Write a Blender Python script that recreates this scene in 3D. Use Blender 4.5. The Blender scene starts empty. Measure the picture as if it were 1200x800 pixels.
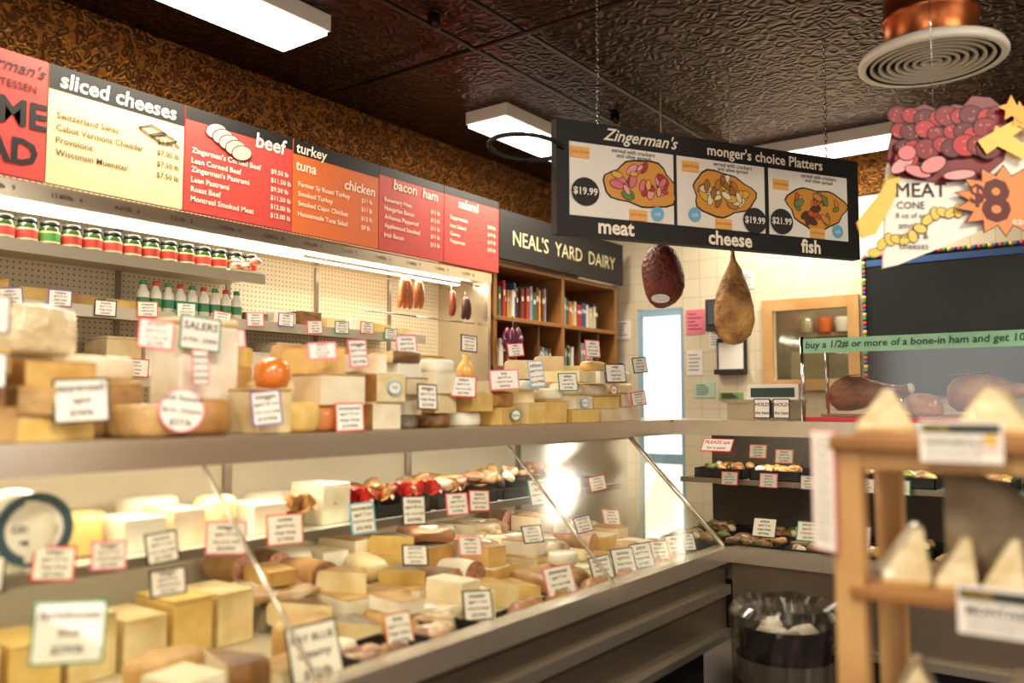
import bpy, math, random
from mathutils import Vector, Matrix, noise
random.seed(11)
D=bpy.data; SC=bpy.context.scene; COL=SC.collection
SC.view_settings.view_transform='Standard'
def lin(h):
    h=h.lstrip('#'); r=[int(h[i:i+2],16)/255 for i in (0,2,4)]
    return tuple((c/12.92 if c<=.04045 else ((c+.055)/1.055)**2.4) for c in r)+(1,)
MC={}
def mat(h,rough=.5,metal=0,n=None,bump=None,emit=0,coat=0,sss=0):
    """n=(scale,hex2[,contrast]); bump=(scale,strength)"""
    k=(h,rough,metal,n,bump,emit,coat,sss)
    if k in MC: return MC[k]
    m=D.materials.new('mat_'+h.strip('#')); m.use_nodes=True; N=m.node_tree.nodes; L=m.node_tree.links
    b=N['Principled BSDF']; b.inputs['Base Color'].default_value=lin(h)
    b.inputs['Roughness'].default_value=rough; b.inputs['Metallic'].default_value=metal
    if coat: b.inputs['Coat Weight'].default_value=coat; b.inputs['Coat Roughness'].default_value=.12
    if emit:
        b.inputs['Emission Color'].default_value=lin(h); b.inputs['Emission Strength'].default_value=emit
    tc=N.new('ShaderNodeTexCoord')
    if n:
        t=N.new('ShaderNodeTexNoise'); t.inputs['Scale'].default_value=n[0]; t.inputs['Detail'].default_value=5
        r=N.new('ShaderNodeValToRGB'); c=n[2] if len(n)>2 else .2
        r.color_ramp.elements[0].position=.5-c; r.color_ramp.elements[1].position=.5+c
        r.color_ramp.elements[0].color=lin(h); r.color_ramp.elements[1].color=lin(n[1])
        L.new(tc.outputs['Object'],t.inputs['Vector']); L.new(t.outputs['Fac'],r.inputs['Fac']); L.new(r.outputs['Color'],b.inputs['Base Color'])
    if bump:
        t=N.new('ShaderNodeTexNoise'); t.inputs['Scale'].default_value=bump[0]; t.inputs['Detail'].default_value=4
        u=N.new('ShaderNodeBump'); u.inputs['Strength'].default_value=bump[1]; u.inputs['Distance'].default_value=bump[2] if len(bump)>2 else .01
        L.new(tc.outputs['Object'],t.inputs['Vector']); L.new(t.outputs['Fac'],u.inputs['Height']); L.new(u.outputs['Normal'],b.inputs['Normal'])
        if coat: L.new(u.outputs['Normal'],b.inputs['Coat Normal'])
    MC[k]=m; return m
def glass(name='thin_glass',tint='f4fbf8',base=.05,rough=.05):
    m=D.materials.new(name); m.use_nodes=True; N=m.node_tree.nodes; L=m.node_tree.links; N.clear()
    o=N.new('ShaderNodeOutputMaterial'); x=N.new('ShaderNodeMixShader'); t=N.new('ShaderNodeBsdfTransparent'); g=N.new('ShaderNodeBsdfGlossy')
    t.inputs[0].default_value=lin(tint); g.inputs['Roughness'].default_value=rough; f=N.new('ShaderNodeLayerWeight'); f.inputs[0].default_value=.5
    p=N.new('ShaderNodeMath'); p.operation='POWER'; p.inputs[1].default_value=4.5
    a=N.new('ShaderNodeMath'); a.operation='MULTIPLY_ADD'; a.inputs[1].default_value=.8; a.inputs[2].default_value=base; a.use_clamp=True
    L.new(f.outputs['Facing'],p.inputs[0]); L.new(p.outputs[0],a.inputs[0]); L.new(a.outputs[0],x.inputs[0]); L.new(t.outputs[0],x.inputs[1]); L.new(g.outputs[0],x.inputs[2]); L.new(x.outputs[0],o.inputs[0])
    return m
GL=glass('thin_glass','f8f9f2',.05); GLC=glass('case_glass','f8f8f0',.12,.12)
# ---------- mesh builder ----------
TC={}
def tmesh(body,shear=0.,off=0.):
    k=(body,shear,off)
    if k in TC: return TC[k]
    c=D.curves.new('t','FONT'); c.body=body; c.align_x='CENTER'; c.align_y='CENTER'; c.resolution_u=2; c.shear=shear; c.offset=off
    o=D.objects.new('t',c); COL.objects.link(o); bpy.context.view_layer.update()
    me=D.meshes.new_from_object(o); v=[tuple(p.co) for p in me.vertices]; f=[tuple(p.vertices) for p in me.polygons]
    D.objects.remove(o); D.curves.remove(c); D.meshes.remove(me)
    if v:
        xs=[p[0] for p in v]; ys=[p[1] for p in v]; cx=(min(xs)+max(xs))/2; cy=(min(ys)+max(ys))/2
        v=[(p[0]-cx,p[1]-cy,0) for p in v]; wh=(max(xs)-min(xs),max(ys)-min(ys))
    else: wh=(1,1)
    TC[k]=(v,f,wh); return TC[k]
I4=Matrix.Identity(4)
def fr(o,r,u=(0,0,1)):
    r=Vector(r).normalized(); u=Vector(u).normalized(); n=r.cross(u)
    return Matrix(((r.x,u.x,n.x,o[0]),(r.y,u.y,n.y,o[1]),(r.z,u.z,n.z,o[2]),(0,0,0,1)))
def T(x,y,z): return Matrix.Translation((x,y,z))
def R(a,ax): return Matrix.Rotation(a,4,ax)
def sp(v,e): return math.copysign(abs(v)**e,v)
class MB:
    def __init__(s): s.v=[];s.f=[];s.m=[];s.s=[];s.mats=[]
    def add(s,vs,fs,m,M=I4,smooth=False):
        if m not in s.mats: s.mats.append(m)
        i=s.mats.index(m); b=len(s.v)
        s.v+= [tuple(M@Vector(v)) for v in vs]
        for f in fs: s.f.append(tuple(b+q for q in f)); s.m.append(i); s.s.append(smooth)
    def box(s,a,b,m,M=I4,side=None):
        x0,y0,z0=a;x1,y1,z1=b
        V=[(x0,y0,z0),(x1,y0,z0),(x1,y1,z0),(x0,y1,z0),(x0,y0,z1),(x1,y0,z1),(x1,y1,z1),(x0,y1,z1)]
        F=[(0,3,2,1),(4,5,6,7),(0,1,5,4),(1,2,6,5),(2,3,7,6),(3,0,4,7)]
        s.add(V,F,m,M)
        if side:
            i=len(s.f)-6
            if side not in s.mats: s.mats.append(side)
            for k in (2,4): s.m[i+k]=s.mats.index(side)
    def prism(s,pts,z0,z1,m,M=I4,side=None):
        n=len(pts); v=[(p[0],p[1],z0) for p in pts]+[(p[0],p[1],z1) for p in pts]
        s.add(v,[tuple(range(n))[::-1],tuple(range(n,2*n))],m,M)
        s.add(v,[(i,(i+1)%n,n+(i+1)%n,n+i) for i in range(n)],side or m,M)
    def flat(s,pts,z,m,M=I4): s.add([(p[0],p[1],z) for p in pts],[tuple(range(len(pts)))],m,M)
    def disc(s,x,y,rx,ry,z,m,M=I4,rot=0,n=18):
        c,d=math.cos(rot),math.sin(rot); P=[]
        for i in range(n):
            a=i*2*math.pi/n; p,q=rx*math.cos(a),ry*math.sin(a); P.append((x+p*c-q*d,y+p*d+q*c))
        s.flat(P,z,m,M)
    def lathe(s,pr,m,M=I4,seg=24,a0=0,a1=2*math.pi,cut=None,nz=0,ns=8,smooth=True,sd=0):
        full=abs(a1-a0-2*math.pi)<1e-4; k=seg if full else seg+1; v=[]
        for i in range(k):
            a=a0+(a1-a0)*i/seg
            for (r,z) in pr:
                q=Vector((r*math.cos(a),r*math.sin(a),z))
                if nz and r>1e-5:
                    e=noise.noise(q*ns+Vector((sd,sd*2,0)))*nz; q=Vector((q.x*(1+e/max(r,.02)),q.y*(1+e/max(r,.02)),q.z+e*.3))
                v.append(tuple(q))
        n=len(pr); fs=[]
        for i in range(seg):
            j=(i+1)%k
            for t in range(n-1): fs.append((i*n+t,j*n+t,j*n+t+1,i*n+t+1))
        s.add(v,fs,m,M,smooth)
        if not full:
            s.add(v,[tuple(range(n))[::-1],tuple(range(seg*n,seg*n+n))],cut or m,M)
    def blob(s,rx,ry,rz,m,M=I4,nz=.0,ns=10,seg=16,sd=0,e=1.):
        pr=[(math.sin(math.pi*i/10)**e,sp(-math.cos(math.pi*i/10),e)) for i in range(11)]; v=[];k=seg
        for i in range(k):
            a=2*math.pi*i/k; ca,sa=sp(math.cos(a),e),sp(math.sin(a),e)
            for r,z in pr:
                q=Vector((r*ca*rx,r*sa*ry,z*rz)); v.append(tuple(q*(1+noise.noise(q*ns+Vector((sd,0,sd)))*nz)))
        n=11; s.add(v,[(i*n+t,((i+1)%k)*n+t,((i+1)%k)*n+t+1,i*n+t+1) for i in range(k) for t in range(n-1)],m,M,True)
    def tube(s,P,r,m,M=I4,seg=8):
        P=[Vector(p) for p in P]; v=[]; n=len(P); ref=Vector((1,0,0)) if abs((P[-1]-P[0]).normalized().x)<.8 else Vector((0,0,1))
        for i,p in enumerate(P):
            d=(P[min(i+1,n-1)]-P[max(i-1,0)]).normalized(); a=d.cross(ref)
            if a.length<.05: a=d.cross(Vector((.1,1,.1)))
            a.normalize(); b=d.cross(a); rr=r[i] if isinstance(r,(list,tuple)) else r
            v+=[tuple(p+a*rr*math.cos(2*math.pi*j/seg)+b*rr*math.sin(2*math.pi*j/seg)) for j in range(seg)]
        fs=[(i*seg+j,i*seg+(j+1)%seg,(i+1)*seg+(j+1)%seg,(i+1)*seg+j) for i in range(n-1) for j in range(seg)]
        fs+=[tuple(range(seg))[::-1],tuple(range((n-1)*seg,n*seg))]
        s.add(v,fs,m,M,True)
    def text(s,body,cx,cy,h,m,M=I4,z=.0015,w=None,shear=0.,off=0.,al='C'):
        v,f,(tw,th)=tmesh(body,shear,off); 
        if not f: return
        k=h/.72
        if w and tw*k>w: k=w/tw
        dx=0 if al=='C' else tw*k/2
        s.add([(p[0]*k+cx+dx,p[1]*k+cy,z) for p in v],f,m,M)
    def obj(s,name,bevel=0,seg=2,sub=0):
        me=D.meshes.new(name); me.from_pydata(s.v,[],s.f)
        for m in s.mats: me.materials.append(m)
        me.polygons.foreach_set('material_index',s.m); me.polygons.foreach_set('use_smooth',s.s); me.update()
        o=D.objects.new(name,me); COL.objects.link(o)
        if bevel:
            b=o.modifiers.new('b','BEVEL'); b.width=bevel; b.segments=seg; b.limit_method='ANGLE'; b.angle_limit=.7
        return o
# ---------- palette ----------
steel=mat('a79d8e',.3,.75,bump=(30,.03)); steelL=mat('d2c6b2',.25,.8,bump=(8,.03)); steelD=mat('8a7b68',.28,.75,bump=(20,.04)); chrome=mat('d8d8d8',.12,1)
whitem=mat('efe9dc',.5); black=mat('15120f',.45); blk2=mat('110e0d',.6); ink=mat('2b2426',.7); cardw=mat('f6efe4',.6)
red=mat('d43c34',.5); redm=mat('cc443c',.55); orange=mat('dc6c2c',.55); cream=mat('ead5a0',.55); pinkc=mat('ec7a90',.5); greenc=mat('3f8f6a',.5); purple=mat('7a4f9a',.5); blue=mat('6fb8dc',.5)
yellow=mat('e8b53c',.5); txtcream=mat('fff2dc',.6); brown=mat('5b3a22',.6); tanp=mat('d9b98a',.6)
wood=mat('a8743c',.45,n=(6,'8c5c2c'),bump=(20,.1)); woodL=mat('d6ab70',.5,n=(5,'bd8c50'),bump=(20,.08)); woodD=mat('7a4e28',.5,n=(6,'5e3a1c'))
def cm(a,b,s=14,bu=.25): return mat(a,.45,n=(s,b,.16),bump=(35,bu),coat=.25)
pale=cm('f1e0b2','e3c98e'); ivory=cm('f5ead0','ead8ae'); yel=cm('eacb7e','dcb45e'); golden=cm('c2904e','9a6c36',12,.5); org=cm('d88a42','b96a2c'); brr=cm('966838','664420',20,.8); gry=cm('9c8c78','6c6050',30,.9); wht=cm('f8f2e2','ece2c8'); tanr=cm('d0a868','aa7e46',12,.5); dyel=cm('e6bf74','d0a052')
# ---------- special materials ----------
def special(name,build,rough=.5,metal=0):
    m=D.materials.new(name); m.use_nodes=True; N=m.node_tree.nodes; L=m.node_tree.links; b=N['Principled BSDF']
    b.inputs['Roughness'].default_value=rough; b.inputs['Metallic'].default_value=metal
    tc=N.new('ShaderNodeTexCoord'); build(N,L,b,tc.outputs['Object']); return m
def tin(c1,c2,sc,st,fr_=16):
    def f(N,L,b,o):
        n1=N.new('ShaderNodeTexNoise'); n1.inputs['Scale'].default_value=sc*.6; n1.inputs['Detail'].default_value=1
        mx=N.new('ShaderNodeMix'); mx.data_type='VECTOR'; mx.inputs[0].default_value=.1
        L.new(o,n1.inputs['Vector']); L.new(o,mx.inputs[4]); L.new(n1.outputs['Color'],mx.inputs[5])
        v=N.new('ShaderNodeTexVoronoi'); v.inputs['Scale'].default_value=sc; v.inputs['Randomness'].default_value=.6; L.new(mx.outputs[1],v.inputs['Vector'])
        s=N.new('ShaderNodeMath'); s.operation='MULTIPLY'; s.inputs[1].default_value=fr_; L.new(v.outputs['Distance'],s.inputs[0])
        q=N.new('ShaderNodeMath'); q.operation='SINE'; L.new(s.outputs[0],q.inputs[0])
        br=N.new('ShaderNodeTexBrick'); br.offset=0; br.inputs['Scale'].default_value=1; br.inputs['Brick Width'].default_value=.6; br.inputs['Row Height'].default_value=.6; br.inputs['Mortar Size'].default_value=.008
        L.new(o,br.inputs['Vector'])
        ad=N.new('ShaderNodeMath'); ad.operation='MULTIPLY_ADD'; ad.inputs[1].default_value=-2; L.new(br.outputs['Fac'],ad.inputs[0]); L.new(q.outputs[0],ad.inputs[2])
        u=N.new('ShaderNodeBump'); u.inputs['Strength'].default_value=st; u.inputs['Distance'].default_value=.003
        L.new(ad.outputs[0],u.inputs['Height']); L.new(u.outputs['Normal'],b.inputs['Normal'])
        r=N.new('ShaderNodeValToRGB'); r.color_ramp.elements[0].color=lin(c1); r.color_ramp.elements[1].color=lin(c2)
        mr=N.new('ShaderNodeMapRange'); mr.inputs[1].default_value=-1; L.new(q.outputs[0],mr.inputs[0]); L.new(mr.outputs[0],r.inputs[0]); L.new(r.outputs[0],b.inputs['Base Color'])
        b.inputs['Specular IOR Level'].default_value=.3
    return f
tinC=special('tin_ceiling',tin('281207','40200e',13,1,14),.36,.92)
tinG=special('gold_cornice',tin('4c2c10','98652a',26,1,12),.4,.5)
def tile(ax,c1,c2,mo,w,h):
    def f(N,L,b,o):
        s=N.new('ShaderNodeSeparateXYZ'); c=N.new('ShaderNodeCombineXYZ'); L.new(o,s.inputs[0]); L.new(s.outputs[ax[0]],c.inputs[0]); L.new(s.outputs[ax[1]],c.inputs[1])
        br=N.new('ShaderNodeTexBrick'); br.offset=0; br.inputs['Scale'].default_value=1; br.inputs['Brick Width'].default_value=w; br.inputs['Row Height'].default_value=h; br.inputs['Mortar Size'].default_value=.003
        br.inputs['Color1'].default_value=lin(c1); br.inputs['Color2'].default_value=lin(c2); br.inputs['Mortar'].default_value=lin(mo)
        L.new(c.outputs[0],br.inputs['Vector']); L.new(br.outputs['Color'],b.inputs['Base Color'])
    return f
tileW=special('wall_tile',tile((0,2),'e8dbbe','e2d3b4','cdbd9c',.15,.15),.25)
tileF=special('floor_tile',tile((0,1),'3a2620','452e26','1b120f',.3,.3),.4)
def peg(N,L,b,o):
    a=N.new('ShaderNodeVectorMath'); a.operation='SCALE'; a.inputs['Scale'].default_value=38; f=N.new('ShaderNodeVectorMath'); f.operation='FRACTION'
    s=N.new('ShaderNodeVectorMath'); s.operation='SUBTRACT'; s.inputs[1].default_value=(.5,.5,.5); m=N.new('ShaderNodeVectorMath'); m.operation='MULTIPLY'; m.inputs[1].default_value=(0,1,1)
    l=N.new('ShaderNodeVectorMath'); l.operation='LENGTH'; c=N.new('ShaderNodeMath'); c.operation='LESS_THAN'; c.inputs[1].default_value=.15
    L.new(o,a.inputs[0]);L.new(a.outputs[0],f.inputs[0]);L.new(f.outputs[0],s.inputs[0]);L.new(s.outputs[0],m.inputs[0]);L.new(m.outputs[0],l.inputs[0]);L.new(l.outputs['Value'],c.inputs[0])
    x=N.new('ShaderNodeMix'); x.data_type='RGBA'; x.inputs[6].default_value=lin('f0e4c4'); x.inputs[7].default_value=lin('6f6048'); L.new(c.outputs[0],x.inputs[0]); L.new(x.outputs[2],b.inputs['Base Color'])
pegm=special('pegboard',peg,.45)
# ---------- room ----------
paint=mat('b98a5a',.7,n=(2,'a87a4c'))
def room():
    m=MB(); m.box((-4.2,-3,-.1),(3,8.2,0),tileF); m.obj('floor')
    m=MB(); m.box((-4.2,-3,3.2),(3,6.6,3.3),tinC); m.obj('ceiling')
    m=MB(); m.box((-4.2,-3,0),(-4,6.6,3.2),mat('5c4028',.7,n=(3,'4d3420'))); m.obj('wall_left')
    m=MB(); w=tileW; y0,y1=6.4,6.5; d0,d1=-3.42,-3.0
    m.box((-4,y0,0),(d0,y1,3.2),w); m.box((d0,y0,2.18),(d1,y1,3.2),w); m.box((d1,y0,0),(-2.27,y1,3.2),w)
    m.box((-2.27,y0,0),(-1.68,y1,1.55),w); m.box((-2.27,y0,2.12),(-1.68,y1,3.2),w); m.box((-1.68,y0,0),(3,y1,3.2),w); m.obj('wall_back')
    m=MB(); 
    for a,b,c,d in ((-3,-1.6,0,3.2),(.2,1.2,0,3.2),(3.4,6.4,0,3.2),(-1.6,.2,0,.9),(-1.6,.2,2.6,3.2),(1.2,3.4,0,.9),(1.2,3.4,2.6,3.2)): m.box((3,a,c),(3.1,b,d),paint)
    m.obj('wall_right')
    m=MB()
    for a,b,c,d in ((-4.2,-2.6,0,3.2),(-.8,.2,0,3.2),(2.2,3.1,0,3.2),(-2.6,-.8,0,.8),(-2.6,-.8,2.5,3.2),(.2,2.2,0,.8),(.2,2.2,2.5,3.2)): m.box((a,-3.1,c),(b,-3,d),paint)
    m.obj('wall_front')
    flip=Matrix(((1,0,0,0),(0,1,0,0),(0,0,-1,0),(0,0,0,1)))
    m=MB(); pr=[(0,0),(.03,0),(.035,.04),(.07,.1),(.13,.2),(.16,.24),(.16,.3),(0,.3)]
    m.prism(pr,-3,6.4,tinG,fr((-4,0,2.9),(1,0,0))@flip); m.obj('trim_1')
    m=MB(); m.prism(pr,-3.84,3,tinG,fr((0,6.4,2.9),(0,-1,0))@flip); m.obj('trim_2')
    m=MB(); bl=mat('9fc4dc',.4)
    m.box((d0+.002,6.41,0),(d0+.03,6.45,2.175),bl); m.box((d1-.03,6.41,0),(d1-.002,6.45,2.175),bl); m.box((d0+.03,6.41,2.12),(d1-.03,6.45,2.175),bl); m.box((d0+.03,6.41,.9),(d1-.03,6.45,.98),bl); m.box((d0+.03,6.428,0),(d1-.03,6.432,2.12),GL); m.obj('door_1')
    m=MB(); f=woodL
    m.box((-2.33,6.36,1.49),(-2.25,6.399,2.18),f); m.box((-1.70,6.36,1.49),(-1.62,6.399,2.18),f); m.box((-2.25,6.36,2.09),(-1.70,6.399,2.18),f); m.box((-2.25,6.34,1.49),(-1.70,6.399,1.57),f); m.box((-2.26,6.44,1.56),(-1.69,6.445,2.11),GL); m.obj('window_1',.004)
    m=MB(); kw=mat('a59c84',.7,n=(2,'857a60')); m.box((-2.9,8.1,0),(0,8.2,3.2),kw); m.box((-2.9,6.55,2.9),(0,8.2,3.0),kw); m.box((-2.98,6.55,0),(-2.9,8.2,3.0),kw); m.obj('wall_kitchen')
    m=MB(); m.box((-2.7,7.4,0),(-1.2,7.9,1.6),steel); m.box((-2.5,7.5,1.6),(-2.2,7.8,1.85),steelL); m.box((-1.9,7.5,1.6),(-1.55,7.8,1.95),mat('7a6a5a')); m.box((-2.6,8.0,2.0),(-1.3,8.09,2.04),steel)
    for i in range(7): m.lathe([(0,0),(.06,0),(.07,.1),(.065,.14),(0,.14)],[steelL,orange,whitem,red][i%4],T(-2.5+i*.16,8.0,2.04),12)
    m.obj('kitchen_counter',.01)
room()
# ---------- lights & fixtures ----------
WARM=(1,.89,.71)
lampm=mat('fff6e6',.5,emit=5)
def area(name,loc,sx,sy,e,rot=(0,0,0),col=WARM):
    l=D.lights.new(name,'AREA'); l.shape='RECTANGLE'; l.size=sx; l.size_y=sy; l.energy=e; l.color=col
    o=D.objects.new(name,l); o.location=loc; o.rotation_euler=rot; COL.objects.link(o); return o
def fixture(x0,x1,y0,y1,e):
    m=MB(); z=3.1; m.box((x0,y0,z+.02),(x1,y1,3.2),whitem)
    m.box((x0+.012,y0+.012,z),(x1-.012,y1-.012,z+.02),lampm); m.obj('ceiling_light_fixture',.004)
    area('fixture_lamp',((x0+x1)/2,(y0+y1)/2,z-.01),x1-x0-.05,y1-y0-.05,e)
fixture(-3.31,-2.97,1.4,2.6,32); fixture(-3.32,-3.0,4.0,5.2,36); fixture(-2.4,-1.2,5.75,6.05,36)
fixture(-.75,-.43,.1,1.3,50); fixture(.8,1.12,2.0,3.2,58); fixture(-.9,-.58,-1.8,-.6,55); fixture(1.6,1.92,-1,.2,50)  # fixtures out of view, added to light the customer side
area('kitchen_fill',(-1.9,7.2,2.85),1,.3,18)  # added area light, no fixture modelled; brightens the room behind the window
m=MB(); pip=mat('2d1a10',.4,.4)
for P in ([(-2.6,-2,3.15),(-2.6,6.2,3.15)],[(-2.3,-2,3.16),(-2.3,6.2,3.16)],[(-3.6,3.2,3.15),(-.5,3.2,3.15)]): m.tube(P,.012,pip)
for y in (1.2,2.9,4.6): m.tube([(-2.6,y,3.14),(-2.6,y,3.199)],.03,pip)
m.obj('ceiling_conduit')
# ---------- refrigerated wall case ----------
m=MB(); Y0,Y1=-.6,4.46
m.box((-3.98,Y0,.1),(-3.94,Y1,2.5),pegm); m.box((-3.96,Y0,2.21),(-3.5,Y1,2.262),steelL); m.box((-3.52,Y0,2.19),(-3.47,Y1,2.262),steelL)
m.box((-3.96,Y1,.1),(-3.5,Y1+.03,2.262),steelL); m.box((-3.96,Y0,.0),(-3.35,Y1,1.25),steelL); shf=mat('c8bfac',.35,.3)
for y in [Y0+.3+i*.61 for i in range(8)]: m.box((-3.94,y-.012,1.25),(-3.925,y+.012,2.2),steel)
m.box((-3.94,Y0,2.03),(-3.58,2.72,2.045),shf); m.box((-3.59,Y0,2.0),(-3.575,2.72,2.05),shf)
m.box((-3.94,Y0,1.79),(-3.55,3.9,1.805),shf); m.box((-3.56,Y0,1.76),(-3.545,3.9,1.81),shf)
m.box((-3.94,Y0,1.5),(-3.5,Y1,1.515),shf); m.box((-3.51,Y0,1.47),(-3.495,Y1,1.52),shf)
m.tube([(-3.62,3.0,2.19),(-3.62,4.44,2.19)],.008,chrome); m.tube([(-3.6,3.4,1.93),(-3.6,4.44,1.93)],.006,chrome)
for i in range(14):
    y=.9+i*.255; m.text('%d.%02d/lb   %d'%(random.randint(5,19),random.randint(10,99),random.randint(2,9)),0,0,.02,brown,fr((-3.468,y,2.226),(0,1,0)))
m.box((-3.7,Y0+.1,2.185),(-3.66,Y1-.1,2.21),lampm); m.obj('refrigerated_wall_case')
area('wall_case_lamp',(-3.6,1.9,2.18),.05,5,30,(0,-.3,0),(1,.88,.68))
# ---------- menu boards ----------
def panel(y0,y1,body,head,titles,rows,tc,z0=2.265,z1=2.745,art=None,hh=.1):
    m=MB(); w=y1-y0; h=z1-z0; M=fr((-3.44,y0,z0),(0,1,0)); m.box((0.003,0,-.025),(w-.003,h,0),body,M)
    if head: m.flat([(0.003,h-hh),(w-.003,h-hh),(w-.003,h),(0.003,h)],.001,head,M)
    for (t,x,y,s) in titles: m.text(t,x*w,y*h,s,txtcream,M,z=.003,shear=.1,off=.016,w=w*.9)
    yy=rows[1]
    for i,(a,b) in enumerate(rows[0]):
        y=yy-i*rows[2]
        m.text(a,rows[3]*w,y,.026,tc,M,z=.003,al='L',off=.012,w=w*.66)
        if b: m.text(b,w*.78,y,.024,tc,M,z=.003,al='L',off=.012)
    if art: art(m,M,w,h)
    m.obj('menu_board')
def a_cheese(m,M,w,h):
    for dx,dy in ((0,0),(.05,-.02)):
        P=[(.38+dx,.32+dy),(.44+dx,.345+dy),(.51+dx,.32+dy),(.44+dx,.295+dy)]
        for i in range(4):
            a=P[i];b=P[(i+1)%4]; m.tube([(a[0],a[1],.004),(b[0],b[1],.004)],.0025,ink,M,5)
def a_beef(m,M,w,h):
    for i in range(5): m.disc(.16+i*.035,.40-i*.018,.06,.038,.004+i*.001,ink,M,.3); m.disc(.16+i*.035,.40-i*.018,.055,.033,.0045+i*.001,mat('f0b8a0'),M,.3)
def a_logo(m,M,w,h):
    m.text("Zingerman's",.42,.42,.07,blk2,M,z=.003,shear=.4,off=.01,w=.34); m.text('DELICATESSEN',.42,.355,.03,blk2,M,z=.003,w=.34,off=.01)
    m.text('COME',.4,.25,.14,blk2,M,z=.003,off=.03,w=.4); m.text('BREAD',.36,.1,.14,blk2,M,z=.003,off=.03,w=.42)
panel(.96,1.56,redm,None,[],([],0,0,0),ink,art=a_logo)
panel(.36,.96,redm,None,[('sandwiches',.5,.8,.05)],([('House Reuben','$15'),('Turkey Club','$14')],.3,.05,.1),txtcream)
panel(1.56,2.16,cream,blk2,[('sliced cheeses',.5,.89,.065)],([('Switzerland Swiss','$9.00 lb'),('Cabot Vermont Cheddar','$7.00 lb'),('Provolone','$7.50 lb'),('Wisconsin Muenster','$7.50 lb')],.28,.05,.06),brown,art=a_cheese)
panel(2.16,2.77,redm,blk2,[('beef',.78,.87,.075)],([("Zingerman's Corned Beef",'$9.50 lb'),('Lean Corned Beef','$11.50 lb'),("Zingerman's Pastrami",'$9.50 lb'),('Lean Pastrami','$11.50 lb'),('Roast Beef','$12.00 lb'),('Montreal Smoked Meat','$12.00 lb')],.28,.044,.06),txtcream,art=a_beef,hh=.06)
panel(2.77,3.38,orange,blk2,[('turkey',.2,.9,.055),('tuna',.14,.72,.055),('chicken',.76,.66,.055)],([('Farmer Sy Roast Turkey','$11 lb'),('Smoked Turkey','$11 lb'),('Smoked Cajun Chicken','$12 lb'),('Housemade Tuna Salad','$9 lb')],.25,.05,.06),txtcream,hh=.075)
panel(3.38,3.94,redm,blk2,[('bacon  ham',.55,.82,.06)],([('Rosemary Ham','$11 lb'),('Hungarian Bacon','$12 lb'),('Arkansas Peppered','$11 lb'),('Applewood Smoked','$11 lb'),('Irish Bacon','$12 lb')],.29,.05,.08),txtcream,hh=.05)
panel(3.94,4.5,redm,blk2,[('salami',.42,.82,.06)],([('Soppressata','$18 lb'),('Hot Salami','$19 lb'),('Genoa','$17 lb'),('Pepperoni','$15 lb')],.29,.05,.1),txtcream,hh=.05)
m=MB(); M=fr((-3.44,4.5,2.37),(0,1,0)); m.box((0.005,0,-.03),(1.7,.335,0),blk2,M); m.text("NEAL'S  YARD  DAIRY",.86,.16,.105,mat('e6d8a8',.6),M,z=.003,w=1.55); m.obj('dairy_sign')
# ---------- bookcase ----------
m=MB(); X0,X1=-3.92,-3.5; a,b=4.52,6.2
m.box((X0,a,0),(X0+.02,b,2.37),woodD); 
for y in (a,5.36,b-.04): m.box((X0+.02,y,0),(X1,y+.04,2.37),wood)
for z in (2.33,1.96,1.62,1.25,.8,.1): m.box((X0+.02,a,z),(X1+.004,b,z+.03),wood)
for y in (4.8,5.08,5.64,5.92): m.box((X0+.02,y,1.65),(X1-.02,y+.015,1.96),woodD)
m.obj('bookcase',.003)
m=MB(); cols=['b8322c','d7c9a8','355a86','e0b040','3c6b45','efe8da','7a3424','252525','c86a2a','8aa7b8']
def books(y0,y1,z,hm):
    y=y0
    while y<y1:
        t=random.uniform(.018,.045); h=hm*random.uniform(.75,1); c=mat(random.choice(cols),.55); x=-3.54-random.uniform(0,.03)
        m.box((-3.8,y,z+.001),(x,y+t-.002,z+h),c); m.box((x,y+t*.2,z+h*.6),(x+.001,y+t*.8,z+h*.75),cardw); y+=t
books(4.57,5.22,1.99,.26); books(5.42,5.98,1.99,.22); books(4.56,4.74,1.65,.2); books(5.42,5.6,1.65,.2); books(5.1,5.28,1.65,.17); books(4.6,5.28,1.28,.25); books(5.67,5.88,1.65,.22); m.obj('books')
m=MB()
for i in range(14): m.blob(.022,.022,.06,mat('5a1638',.3,coat=.4),T(-3.44+random.uniform(-.03,.03),4.66+random.uniform(-.07,.07),1.86-random.uniform(0,.12))@R(random.uniform(-.9,.9),'X'))
m.tube([(-3.44,4.66,1.99),(-3.44,4.66,1.8)],.004,brown); m.obj('dried_chili_bunch')
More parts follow.
